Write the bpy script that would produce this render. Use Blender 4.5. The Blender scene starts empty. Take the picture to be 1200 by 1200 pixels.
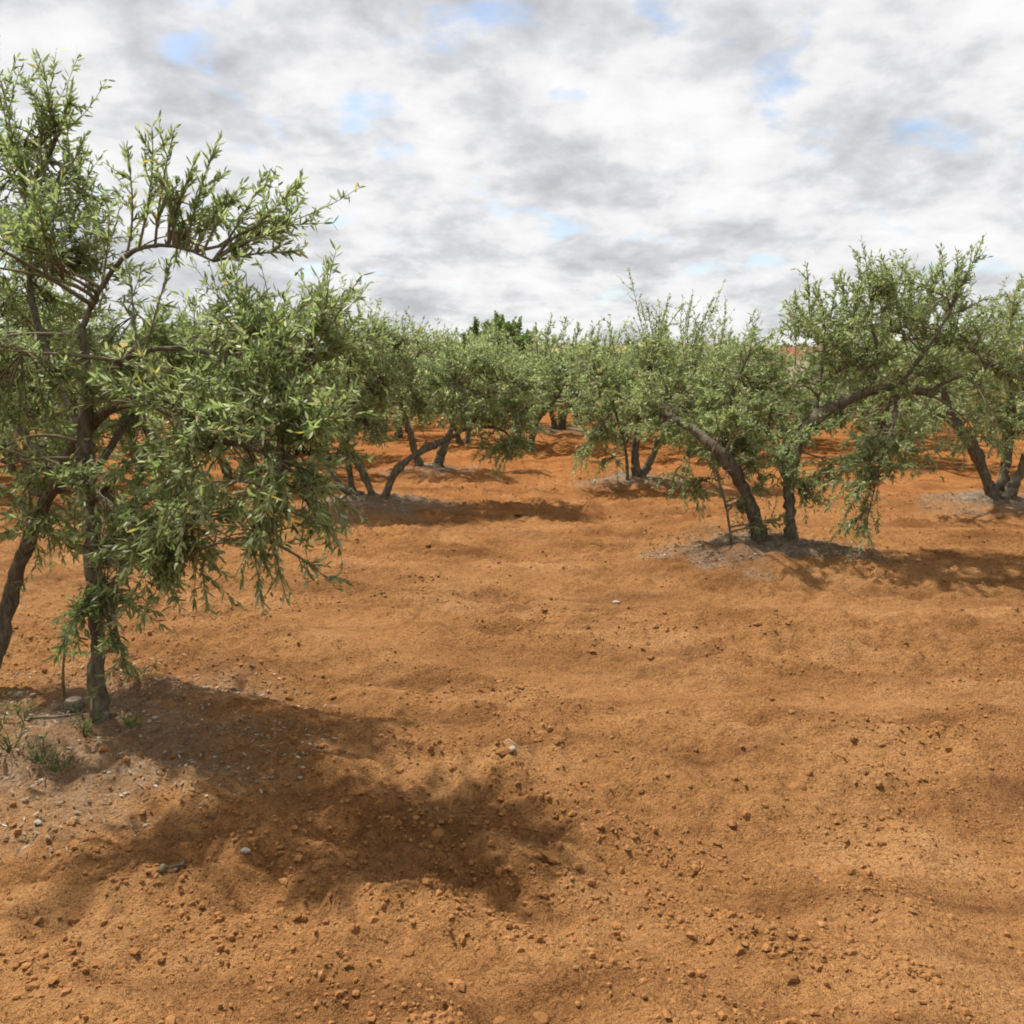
import bpy, math
import numpy as np
from mathutils import Vector

scene = bpy.context.scene
col = scene.collection
RNG = np.random.default_rng(7)

# ------------------------------------------------------------------ camera
CAM_H, PITCH, FPX = 1.60, math.radians(9.2), 1050.0      # focal length in 1/1200 picture widths
cam_d = bpy.data.cameras.new('camera')
cam_d.sensor_width = 36.0
cam_d.lens = FPX / 1200.0 * 36.0
cam_d.clip_start, cam_d.clip_end = 0.05, 3000.0
cam = bpy.data.objects.new('camera', cam_d)
cam.location = (0, 0, CAM_H)
cam.rotation_euler = (math.pi / 2 - PITCH, 0, 0)
col.objects.link(cam)
scene.camera = cam

# ------------------------------------------------------------------ sun, sky, exposure
SUN_EL, SUN_AZ = math.radians(60), math.atan2(-0.78, 0.63)    # azimuth clockwise from +Y
sun_d = bpy.data.lights.new('sun', 'SUN')
sun_d.energy, sun_d.angle, sun_d.color = 4.25, math.radians(1.4), (1.0, 0.955, 0.88)
sun = bpy.data.objects.new('sun', sun_d)
to_sun = Vector((math.sin(SUN_AZ) * math.cos(SUN_EL), math.cos(SUN_AZ) * math.cos(SUN_EL), math.sin(SUN_EL)))
sun.rotation_euler = to_sun.to_track_quat('Z', 'Y').to_euler()
sun.location = (-20, 16, 40)
col.objects.link(sun)

world = bpy.data.worlds.new('World'); scene.world = world
world.use_nodes = True
nt = world.node_tree; nt.nodes.clear()
def N(tree, typ, **kw):
    n = tree.nodes.new(typ)
    for k, v in kw.items():
        if k.startswith('i_'):
            n.inputs[k[2:].replace('_', ' ')].default_value = v
        else:
            setattr(n, k, v)
    return n
def ramp(tree, stops, interp='LINEAR'):
    r = tree.nodes.new('ShaderNodeValToRGB'); cr = r.color_ramp; cr.interpolation = interp
    while len(cr.elements) < len(stops): cr.elements.new(0.5)
    for e, (p, c) in zip(cr.elements, stops):
        e.position = p; e.color = (c, c, c, 1) if isinstance(c, (int, float)) else (*c, 1)
    return r
SKY = 0.10
sky = N(nt, 'ShaderNodeTexSky', sky_type='NISHITA', sun_disc=False)
sky.sun_elevation, sky.sun_rotation = SUN_EL, SUN_AZ
tc = N(nt, 'ShaderNodeTexCoord')
sep = N(nt, 'ShaderNodeSeparateXYZ')
nt.links.new(tc.outputs['Generated'], sep.inputs[0])
zc = N(nt, 'ShaderNodeMath', operation='MAXIMUM'); zc.inputs[1].default_value = 0.0
nt.links.new(sep.outputs['Z'], zc.inputs[0])
za = N(nt, 'ShaderNodeMath', operation='ADD'); za.inputs[1].default_value = 0.31
nt.links.new(zc.outputs[0], za.inputs[0])
def over(o):
    d = N(nt, 'ShaderNodeMath', operation='DIVIDE')
    nt.links.new(o, d.inputs[0]); nt.links.new(za.outputs[0], d.inputs[1]); return d.outputs[0]
comb = N(nt, 'ShaderNodeCombineXYZ'); comb.inputs['Z'].default_value = 3.7
nt.links.new(over(sep.outputs['X']), comb.inputs['X']); nt.links.new(over(sep.outputs['Y']), comb.inputs['Y'])
def wnoise(scale, detail, rough, off, dist=0.0):
    m = N(nt, 'ShaderNodeMapping'); m.inputs['Location'].default_value = off
    nt.links.new(comb.outputs[0], m.inputs[0])
    n = N(nt, 'ShaderNodeTexNoise', i_Scale=scale, i_Detail=detail, i_Roughness=rough, i_Distortion=dist)
    nt.links.new(m.outputs[0], n.inputs['Vector']); return n.outputs['Fac']
cover = ramp(nt, [(0.33, 0.30), (0.43, 1.0)])
nt.links.new(wnoise(4.6, 8, 0.56, (2.3, 0.35, 0.0)), cover.inputs[0])
body = ramp(nt, [(0.37, (0.55, 0.56, 0.59)), (0.46, (0.73, 0.735, 0.755)), (0.525, (0.90, 0.90, 0.91)), (0.61, (1.0, 1.0, 1.0))])
big, fine = wnoise(3.0, 6, 0.52, (1.4, 5.1, 1.0), 0.1), wnoise(10.0, 8, 0.58, (0.4, 2.1, 1.0), 0.2)
sm = N(nt, 'ShaderNodeMix', data_type='FLOAT'); sm.inputs[0].default_value = .34
nt.links.new(big, sm.inputs[2]); nt.links.new(fine, sm.inputs[3]); nt.links.new(sm.outputs[0], body.inputs[0])
bs = N(nt, 'ShaderNodeVectorMath', operation='SCALE'); bs.inputs['Scale'].default_value = 0.545 / SKY
nt.links.new(body.outputs[0], bs.inputs[0])
mixc = N(nt, 'ShaderNodeMix', data_type='RGBA')
nt.links.new(cover.outputs[0], mixc.inputs[0]); nt.links.new(sky.outputs[0], mixc.inputs[6]); nt.links.new(bs.outputs[0], mixc.inputs[7])
bg = N(nt, 'ShaderNodeBackground', i_Strength=SKY)
wo = N(nt, 'ShaderNodeOutputWorld')
nt.links.new(mixc.outputs[2], bg.inputs[0]); nt.links.new(bg.outputs[0], wo.inputs[0])

scene.view_settings.view_transform = 'Standard'
scene.view_settings.look = 'None'
scene.view_settings.exposure = 0.85
scene.view_settings.gamma = 1.0
scene.view_settings.use_curve_mapping = False
scene.cycles.use_denoising = True
scene.cycles.max_bounces = 8
scene.cycles.diffuse_bounces = 7
scene.cycles.filter_width = 1.9

# ------------------------------------------------------------------ helpers
def P(px, py, Y):
    """a point of the place at forward distance Y, from its place in a 1200-wide survey picture"""
    u, v = (px - 600) / FPX, (600 - py) / FPX
    d = np.array([u, math.cos(PITCH) + v * math.sin(PITCH), -math.sin(PITCH) + v * math.cos(PITCH)])
    return np.array([0, 0, CAM_H]) + d * (Y / d[1])

def hash2(ix, iy, seed):
    h = (ix.astype(np.int64) * 374761393 + iy.astype(np.int64) * 668265263 + seed * 982451653) & 0xFFFFFFFF
    h = ((h ^ (h >> 13)) * 1274126177) & 0xFFFFFFFF
    h = ((h ^ (h >> 16)) * 2246822519) & 0xFFFFFFFF
    return ((h ^ (h >> 15)) & 0xFFFF) / 65535.0
def vnoise(x, y, seed=0):
    ix, iy = np.floor(x), np.floor(y); fx, fy = x - ix, y - iy
    ux, uy = fx * fx * fx * (fx * (fx * 6 - 15) + 10), fy * fy * fy * (fy * (fy * 6 - 15) + 10)
    a, b = hash2(ix, iy, seed), hash2(ix + 1, iy, seed)
    c, d = hash2(ix, iy + 1, seed), hash2(ix + 1, iy + 1, seed)
    return (a * (1 - ux) + b * ux) * (1 - uy) + (c * (1 - ux) + d * ux) * uy * 1.0
def fbm(x, y, seed=0, octv=4, gain=0.5):
    s, a, t = 0, 1.0, 0
    for i in range(octv):
        s = s + a * vnoise(x * 2 ** i + 17.3 * i, y * 2 ** i - 9.1 * i, seed + i); t += a; a *= gain
    return s / t
def smooth(a, b, x):
    t = np.clip((x - a) / (b - a), 0, 1); return t * t * (3 - 2 * t)
def seg_dist(x, y, pts):
    best = np.full(np.shape(x), 1e9)
    for (ax, ay), (bx, by) in zip(pts[:-1], pts[1:]):
        dx, dy = bx - ax, by - ay
        t = np.clip(((x - ax) * dx + (y - ay) * dy) / (dx * dx + dy * dy), 0, 1)
        best = np.minimum(best, np.hypot(x - ax - t * dx, y - ay - t * dy))
    return best

# mounds of earth and litter at the feet of the trees: x, y, radius, height
MOUNDS = [(-1.95, 3.75, 1.15, 0.10), (2.15, 7.55, 1.00, 0.17), (5.55, 10.2, 0.85, 0.17), (1.68, 12.2, 0.75, 0.14),
          (-1.65, 10.2, 0.95, 0.15), (-1.3, 14.0, 0.8, 0.10), (1.1, 22.3, 1.4, 0.12)]
TRACKS = [[(-0.5, 7.0), (0.7, 6.15), (2.2, 5.75), (5.5, 6.2)], [(1.05, 1.4), (1.5, 2.55), (2.6, 4.0), (4.5, 5.2)],
          [(-0.4, 9.3), (1.0, 9.0), (4.0, 8.8), (7, 9.1)], [(-1.3, 5.6), (-0.4, 5.0), (0.8, 4.45), (2.4, 4.1), (5, 4.5)]]
RIDGES = [([(-0.95, 2.80), (-0.72, 3.0), (-0.55, 3.12)], 0.07, 0.05), ([(-0.45, 2.35), (0.0, 2.7), (0.35, 2.95)], 0.10, 0.04),
          ([(-1.6, 2.6), (-1.2, 2.55), (-0.9, 2.7)], 0.08, 0.04)]
def tilled(x, y):
    t = np.ones(np.shape(x))
    for tr in TRACKS: t = np.minimum(t, 0.30 + 0.70 * smooth(0.12, 0.42, seg_dist(x, y, tr) + 0.12 * (fbm(x * 2, y * 2, 50, 2) - .5)))
    return t
def ground_h(x, y):
    x = np.asarray(x, float); y = np.asarray(y, float)
    r = np.hypot(x, y)
    near = 1 - .8 * smooth(11, 34, r)
    h = 0.10 * (fbm(x * .28, y * .28, 3, 3) - .5) * smooth(1, 5, r)
    ti = tilled(x, y)
    # furrows left by the harrow, running across and slightly away
    wob = 0.5 * fbm(x * .5, y * .5, 21, 2) + 0.12 * fbm(x * 3, y * 3, 22, 2)
    fu = np.sin((y * 0.84 + 0.54 * x + wob) * 2 * math.pi / 0.42)
    fu2 = np.sin((y * 0.80 - 0.05 * x + 0.6 * wob) * 2 * math.pi / 1.35)
    h = h + near * (0.026 * fu * ti * (.4 + 1.2 * fbm(x * .7, y * .7, 33, 2)) + 0.034 * fu2)
    b1 = np.abs(fbm(x * 4.2, y * 4.2, 5, 3) - .5) * 2
    b2 = np.abs(fbm(x * 11, y * 11, 9, 3, .6) - .5) * 2
    patch = 0.45 + 0.9 * fbm(x * .9, y * .9, 31, 2)
    h = h + near * ti * patch * ((0.062 + .030 * (1 - smooth(2.4, 4.0, y)) * (1 - smooth(-.6, .6, x))) * (b1 - .3) + 0.044 * (b2 - .3))
    h = h + near * 0.015 * (fbm(x * 22, y * 22, 41, 2) - .5) * (0.4 + 0.6 * ti)
    for tr in TRACKS:
        d = seg_dist(x, y, tr) + .05 * (fbm(x * 3, y * 3, 13, 2) - .5)
        h = h - .030 * np.exp(-(d / .15) ** 2) + .018 * np.exp(-((d - .27) / .09) ** 2)
    for mx, my, mr, mh in MOUNDS:
        d = np.hypot(x - mx, (y - my)) / mr
        h = h + mh * np.exp(-(d * 1.5) ** 2) * (0.75 + 0.5 * fbm(x * 3, y * 3, 77, 2))
    for pts, w, hh in RIDGES:
        d = seg_dist(x, y, pts); h = h + hh * np.exp(-(d / w) ** 2) * (0.5 + fbm(x * 6, y * 6, 12, 2))
    return h
def gz(x, y): return float(ground_h(np.array([x]), np.array([y]))[0])

def mesh_from(name, verts, tris, attrs=None, smooth_sh=False, quads=False, mats=None, midx=None):
    k = 4 if quads else 3
    me = bpy.data.meshes.new(name)
    verts = np.asarray(verts, np.float32); tris = np.asarray(tris, np.int32)
    me.vertices.add(len(verts)); me.vertices.foreach_set('co', verts.ravel())
    me.loops.add(tris.size); me.loops.foreach_set('vertex_index', tris.ravel())
    me.polygons.add(len(tris))
    me.polygons.foreach_set('loop_start', np.arange(0, tris.size, k, dtype=np.int32))
    me.polygons.foreach_set('loop_total', np.full(len(tris), k, np.int32))
    me.polygons.foreach_set('use_smooth', np.full(len(tris), smooth_sh, bool))
    for m in (mats or []): me.materials.append(m)
    if midx is not None: me.polygons.foreach_set('material_index', np.asarray(midx, np.int32))
    for an, av in (attrs or {}).items():
        a = me.attributes.new(an, 'FLOAT', 'POINT'); a.data.foreach_set('value', np.asarray(av, np.float32))
    me.update(calc_edges=True); me.validate()
    return me
def link(name, data, parent=None, **props):
    o = bpy.data.objects.new(name, data); col.objects.link(o)
    if parent is not None: o.parent = parent
    for k, v in props.items(): o[k] = v
    return o

def catmull(pts, per=5):
    pts = np.asarray(pts, float)
    if len(pts) < 3:
        t = np.linspace(0, 1, per + 1)[:, None]; return pts[0] * (1 - t) + pts[-1] * t
    p = np.vstack([2 * pts[0] - pts[1], pts, 2 * pts[-1] - pts[-2]])
    out = []
    for i in range(1, len(p) - 2):
        for t in np.linspace(0, 1, per, endpoint=False):
            a, b, c, d = p[i - 1], p[i], p[i + 1], p[i + 2]
            out.append(.5 * (2 * b + (c - a) * t + (2 * a - 5 * b + 4 * c - d) * t * t + (3 * b - a - 3 * c + d) * t ** 3))
    out.append(pts[-1]); return np.array(out)

def tube(pts, rad, sides=6, bump=0.0, rng=RNG):
    pts = np.asarray(pts, float); n = len(pts)
    t = np.gradient(pts, axis=0); t /= np.linalg.norm(t, axis=1)[:, None] + 1e-9
    ref = np.array([1.0, 0.1, 0.05]) if abs(t[0][0]) < .8 else np.array([0, 1.0, 0.1])
    u = np.cross(t, ref); u /= np.linalg.norm(u, axis=1)[:, None] + 1e-9
    v = np.cross(t, u)
    a = np.arange(sides) * 2 * math.pi / sides
    R = np.asarray(rad)[:, None] * np.ones((n, sides))
    if bump > 0:
        lob = 1 + bump * .8 * np.sin(a * 3 + rng.uniform(0, 6) + np.linspace(0, 2.5, n)[:, None]) * .5
        R = R * lob * (1 + bump * rng.normal(0, .45, (n, sides)))
    V = pts[:, None, :] + R[:, :, None] * (np.cos(a)[None, :, None] * u[:, None, :] + np.sin(a)[None, :, None] * v[:, None, :])
    V = V.reshape(-1, 3)
    i, j = np.meshgrid(np.arange(n - 1), np.arange(sides), indexing='ij')
    q0, q1 = i * sides + j, i * sides + (j + 1) % sides
    q2, q3 = q1 + sides, q0 + sides
    T = np.concatenate([np.stack([q0, q1, q2], -1).reshape(-1, 3), np.stack([q0, q2, q3], -1).reshape(-1, 3)])
    c0, c1 = len(V), len(V) + 1
    V = np.vstack([V, pts[0], pts[-1]])
    jj = np.arange(sides); L = (n - 1) * sides
    T = np.vstack([T, np.stack([np.full(sides, c0), (jj + 1) % sides, jj], -1), np.stack([np.full(sides, c1), L + jj, L + (jj + 1) % sides], -1)])
    return V, T

class Buf:
    def __init__(s): s.v, s.t, s.a, s.n = [], [], [], 0
    def add(s, v, t, a=None):
        s.v.append(v); s.t.append(t + s.n); s.n += len(v)
        s.a.append(np.zeros(len(v)) if a is None else a)
    def get(s): return np.vstack(s.v), np.vstack(s.t), np.concatenate(s.a)

# ------------------------------------------------------------------ materials
def newmat(name):
    m = bpy.data.materials.new(name); m.use_nodes = True; t = m.node_tree
    b = t.nodes['Principled BSDF']; return m, t, b, t.nodes['Material Output']
def setp(b, rough=.9, spec=.2):
    b.inputs['Roughness'].default_value = rough; b.inputs['Specular IOR Level'].default_value = spec

def mat_soil():
    m, t, b, out = newmat('soil'); setp(b, 0.97, 0.08)
    g = N(t, 'ShaderNodeNewGeometry')
    def nz(scale, det=5, rough=.55):
        n = N(t, 'ShaderNodeTexNoise', i_Scale=scale, i_Detail=det, i_Roughness=rough)
        t.links.new(g.outputs['Position'], n.inputs['Vector']); return n.outputs['Fac']
    r1 = ramp(t, [(.30, (.262, .121, .043)), (.50, (.348, .168, .061)), (.72, (.42, .222, .093))])
    t.links.new(nz(1.1, 6, .6), r1.inputs[0])
    mp = N(t, 'ShaderNodeMapping'); mp.inputs['Rotation'].default_value = (0, 0, .57); mp.inputs['Scale'].default_value = (.45, 2.2, 1)
    t.links.new(g.outputs['Position'], mp.inputs[0])
    sn = N(t, 'ShaderNodeTexNoise', i_Scale=1.5, i_Detail=7, i_Roughness=.62); t.links.new(mp.outputs[0], sn.inputs['Vector'])
    r0 = ramp(t, [(.33, (.62, .58, .57)), (.50, (1, 1, 1)), (.68, (1.12, 1.14, 1.16))]); t.links.new(sn.outputs['Fac'], r0.inputs[0])
    mu0 = N(t, 'ShaderNodeMix', data_type='RGBA', blend_type='MULTIPLY'); mu0.inputs[0].default_value = 1
    t.links.new(r1.outputs[0], mu0.inputs[6]); t.links.new(r0.outputs[0], mu0.inputs[7])
    r2 = ramp(t, [(.32, (.64, .59, .55)), (.50, (1, 1, 1)), (.75, (1.18, 1.19, 1.16))])
    t.links.new(nz(23, 6, .65), r2.inputs[0])
    mul = N(t, 'ShaderNodeMix', data_type='RGBA', blend_type='MULTIPLY'); mul.inputs[0].default_value = .8
    t.links.new(mu0.outputs[2], mul.inputs[6]); t.links.new(r2.outputs[0], mul.inputs[7])
    r3 = ramp(t, [(.34, (.50, .46, .43)), (.45, (1, 1, 1))]); t.links.new(nz(85, 3, .6), r3.inputs[0])
    mu2 = N(t, 'ShaderNodeMix', data_type='RGBA', blend_type='MULTIPLY'); mu2.inputs[0].default_value = .95
    t.links.new(mul.outputs[2], mu2.inputs[6]); t.links.new(r3.outputs[0], mu2.inputs[7]); mul = mu2
    # the freshly turned earth between the farther trees is redder
    sp = N(t, 'ShaderNodeSeparateXYZ'); t.links.new(g.outputs['Position'], sp.inputs[0])
    mr = N(t, 'ShaderNodeMapRange'); mr.inputs[1].default_value = 6.5; mr.inputs[2].default_value = 16
    t.links.new(sp.outputs['Y'], mr.inputs[0])
    red = N(t, 'ShaderNodeMix', data_type='RGBA', blend_type='MULTIPLY'); red.inputs[7].default_value = (1.0, .80, .60, 1)
    t.links.new(mr.outputs[0], red.inputs[0]); t.links.new(mul.outputs[2], red.inputs[6])
    # grey dry litter round the trunks
    at = N(t, 'ShaderNodeAttribute', attribute_name='litter')
    lr = ramp(t, [(.3, (.15, .105, .065)), (.55, (.27, .205, .14)), (.75, (.38, .33, .27))]); t.links.new(nz(16, 5, .7), lr.inputs[0])
    lm = N(t, 'ShaderNodeMix', data_type='RGBA')
    t.links.new(at.outputs['Fac'], lm.inputs[0]); t.links.new(red.outputs[2], lm.inputs[6]); t.links.new(lr.outputs[0], lm.inputs[7])
    # far dry grassland
    mg = N(t, 'ShaderNodeMapRange'); mg.inputs[1].default_value = 60; mg.inputs[2].default_value = 75
    t.links.new(sp.outputs['Y'], mg.inputs[0])
    gr = ramp(t, [(.40, (.20, .19, .055)), (.55, (.27, .21, .075)), (.66, (.30, .14, .05))]); t.links.new(nz(.05, 4), gr.inputs[0])
    gm = N(t, 'ShaderNodeMix', data_type='RGBA')
    t.links.new(mg.outputs[0], gm.inputs[0]); t.links.new(lm.outputs[2], gm.inputs[6]); t.links.new(gr.outputs[0], gm.inputs[7])
    t.links.new(gm.outputs[2], b.inputs['Base Color'])
    bp = N(t, 'ShaderNodeBump', i_Strength=1.0, i_Distance=.035); t.links.new(nz(60, 4, .7), bp.inputs['Height'])
    bp2 = N(t, 'ShaderNodeBump', i_Strength=.55, i_Distance=.10); t.links.new(nz(7, 6, .7), bp2.inputs['Height'])
    t.links.new(bp2.outputs[0], bp.inputs['Normal']); t.links.new(bp.outputs[0], b.inputs['Normal'])
    return m
def mat_simple(name, stops, scale=30, rough=.9, bump=.4, spec=.15, stretch=None, bdist=.02):
    m, t, b, out = newmat(name); setp(b, rough, spec)
    g = N(t, 'ShaderNodeTexCoord'); mp = N(t, 'ShaderNodeMapping')
    if stretch: mp.inputs['Scale'].default_value = stretch
    t.links.new(g.outputs['Object'], mp.inputs[0])
    n = N(t, 'ShaderNodeTexNoise', i_Scale=scale, i_Detail=6, i_Roughness=.65); t.links.new(mp.outputs[0], n.inputs['Vector'])
    r = ramp(t, stops); t.links.new(n.outputs['Fac'], r.inputs[0]); t.links.new(r.outputs[0], b.inputs['Base Color'])
    bp = N(t, 'ShaderNodeBump', i_Strength=bump, i_Distance=bdist); t.links.new(n.outputs['Fac'], bp.inputs['Height']); t.links.new(bp.outputs[0], b.inputs['Normal'])
    return m
def mat_leaf(name, stops, trans=.30, rough=.45, spec=.35):
    m, t, b, out = newmat(name); setp(b, rough, spec)
    a = N(t, 'ShaderNodeAttribute', attribute_name='tint')
    r = ramp(t, stops); t.links.new(a.outputs['Fac'], r.inputs[0]); t.links.new(r.outputs[0], b.inputs['Base Color'])
    tr = N(t, 'ShaderNodeBsdfTranslucent')
    sc = N(t, 'ShaderNodeMix', data_type='RGBA', blend_type='MULTIPLY'); sc.inputs[0].default_value = 1; sc.inputs[7].default_value = (1.18, 1.32, .92, 1)
    t.links.new(r.outputs[0], sc.inputs[6]); t.links.new(sc.outputs[2], tr.inputs[0])
    mx = N(t, 'ShaderNodeMixShader'); mx.inputs[0].default_value = trans
    t.links.new(b.outputs[0], mx.inputs[1]); t.links.new(tr.outputs[0], mx.inputs[2]); t.links.new(mx.outputs[0], out.inputs[0])
    return m
M_soil = mat_soil()
M_clod = mat_simple('earth_clod', [(.3, (.20, .090, .032)), (.55, (.27, .128, .046)), (.8, (.34, .17, .070))], 25, .97, .5, .08)
M_bark = mat_simple('olive_bark', [(.30, (.065, .053, .036)), (.5, (.15, .127, .088)), (.64, (.21, .19, .13)), (.78, (.34, .32, .26))], 42, .95, 1.0, .12, (1, 1, .30), .04)
M_twig = mat_simple('olive_twig', [(.3, (.09, .075, .045)), (.6, (.18, .15, .09)), (.8, (.26, .22, .15))], 30, .9, .2)
M_leaf = mat_leaf('olive_leaf', [(0, (.092, .130, .042)), (.28, (.170, .212, .082)), (.55, (.272, .308, .152)), (.80, (.385, .415, .275)), (.93, (.47, .49, .37)), (1, (.40, .30, .10))], .54)
M_green = mat_leaf('broad_leaf', [(0, (.075, .110, .030)), (.5, (.15, .21, .060)), (1, (.24, .30, .10))])
M_dark = mat_leaf('evergreen_leaf', [(0, (.018, .035, .014)), (.5, (.045, .075, .027)), (1, (.085, .115, .045))])
M_weed = mat_leaf('weed_leaf', [(0, (.05, .08, .02)), (.5, (.10, .14, .04)), (1, (.22, .22, .09))])
M_litter = mat_leaf('dry_litter', [(0, (.10, .07, .04)), (.45, (.25, .19, .13)), (.8, (.38, .33, .26)), (1, (.52, .48, .42))], .05, .8, .2)
M_stone = mat_simple('pale_stone', [(.3, (.22, .18, .14)), (.6, (.36, .31, .25)), (.8, (.50, .46, .40))], 1.6, .85, .3)
M_wood = mat_simple('cut_wood', [(.3, (.20, .15, .10)), (.55, (.34, .27, .19)), (.8, (.48, .41, .32))], 40, .85, .3)
M_white = mat_simple('limewash', [(.3, (.78, .79, .79)), (.7, (.86, .87, .87))], 2.0, .9, .1)
M_tile = mat_simple('clay_tile', [(.3, (.20, .085, .048)), (.7, (.30, .145, .085))], 3.0, .9, .3)

# ------------------------------------------------------------------ the ground
def axis(lo, hi, step, far_lo, far_hi, g=1.075):
    c = list(np.arange(lo, hi, step)); s, x = step, c[-1]
    while x < far_hi: s = min(s * g, 25); x += s; c.append(x)
    s, x, L = step, lo, []
    while x > far_lo: s = min(s * g, 25); x -= s; L.append(x)
    return np.array(L[::-1] + c)
gx = axis(-3.6, 5.6, .028, -700, 700)
gy = axis(1.3, 8.2, .026, -60, 1500)
X, Y = np.meshgrid(gx, gy)
Z = ground_h(X, Y)
Z += 9.5 * smooth(75, 330, Y) * (0.75 + 0.5 * fbm(X * .006, Y * .004, 90, 2)) + .6 * smooth(75, 150, Y) * (fbm(X * .03, Y * .03, 91, 3) - .5)
lit = np.zeros_like(X)
for mx, my, mr, mh in MOUNDS:
    d = np.hypot((X - mx) / mr, (Y - my) / (mr * .8))
    lit = np.maximum(lit, np.clip((1.25 if mx < -1.8 else 1.5) - 1.25 * d + 1.5 * (fbm(X * 3.2, Y * 4.2, 60, 4) - .5), 0, 1) * (.62 if mx < -1.8 else .92))
nyy, nxx = X.shape
ii = np.arange(nyy * nxx).reshape(nyy, nxx)
quads = np.stack([ii[:-1, :-1], ii[:-1, 1:], ii[1:, 1:], ii[1:, :-1]], -1).reshape(-1, 4)
g_me = mesh_from('ground', np.stack([X, Y, Z], -1).reshape(-1, 3), quads, {'litter': lit.ravel()}, True, True, [M_soil])
link('ground', g_me, kind='structure')

# ------------------------------------------------------------------ leaves and trees
def leaves_on(pts, n, L, W, rng, spread=.8, droop=.15, tint=.45, hexa=True):
    """opposite leaf pairs along a polyline -> verts, tris, tint"""
    pts = np.asarray(pts); seg = np.linalg.norm(np.diff(pts, axis=0), axis=1); cum = np.concatenate([[0], np.cumsum(seg)])
    s = np.sort(rng.uniform(0, cum[-1], n)); s[-2:] = cum[-1]
    p = np.stack([np.interp(s, cum, pts[:, k]) for k in range(3)], -1)
    k = np.clip(np.searchsorted(cum, s) - 1, 0, len(seg) - 1)
    t = np.diff(pts, axis=0)[k] / (seg[k][:, None] + 1e-9)
    ang = np.arange(n) * 2.4 + rng.normal(0, .5, n)
    ref = np.where(np.abs(t[:, 2:3]) < .9, np.array([[0, 0, 1.0]]), np.array([[1.0, 0, 0]]))
    u = np.cross(t, ref); u /= np.linalg.norm(u, axis=1)[:, None] + 1e-9; v = np.cross(t, u)
    nrm = np.cos(ang)[:, None] * u + np.sin(ang)[:, None] * v
    d = t * (1 - .35 * spread) + nrm * spread * rng.uniform(.5, 1.3, (n, 1)) + rng.normal(0, .30, (n, 3)) + np.array([0, 0, -droop])
    d /= np.linalg.norm(d, axis=1)[:, None]
    w = np.cross(d, nrm + rng.normal(0, .5, (n, 3))); w /= np.linalg.norm(w, axis=1)[:, None] + 1e-9
    up = np.cross(w, d) * rng.normal(1, 1.0, (n, 1))
    l = L * rng.uniform(.5, 1.25, n)[:, None]; wd = W * rng.uniform(.75, 1.25, n)[:, None] * .5
    if hexa:
        c = [p, p + d * l * .33 + w * wd, p + d * l * .33 - w * wd, p + d * l * .72 + w * wd * .8 - up * l * .05, p + d * l * .72 - w * wd * .8 - up * l * .05, p + d * l - up * l * .13]
        T0 = np.array([[0, 1, 2], [1, 3, 4], [1, 4, 2], [3, 5, 4]])
    else:
        c = [p, p + d * l * .5 + w * wd, p + d * l * .5 - w * wd, p + d * l - up * l * .08]
        T0 = np.array([[0, 1, 2], [1, 3, 2]])
    m = len(c); V = np.stack(c, 1).reshape(-1, 3)
    T = (T0[None] + (np.arange(n) * m)[:, None, None]).reshape(-1, 3)
    tn = np.clip(rng.normal(tint, .20, n) + (rng.random(n) < .025) * .6, 0, 1)
    return V, T, np.repeat(tn, m)

def bez(a, b, lift, n, rng, wob=.03):
    a, b = np.asarray(a), np.asarray(b); L = np.linalg.norm(b - a)
    c = (a + b) / 2 + np.array([0, 0, lift * L]) + rng.normal(0, wob, 3) * L * 2
    t = np.linspace(0, 1, n)[:, None]
    return (1 - t) ** 2 * a + 2 * t * (1 - t) * c + t * t * b

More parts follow.
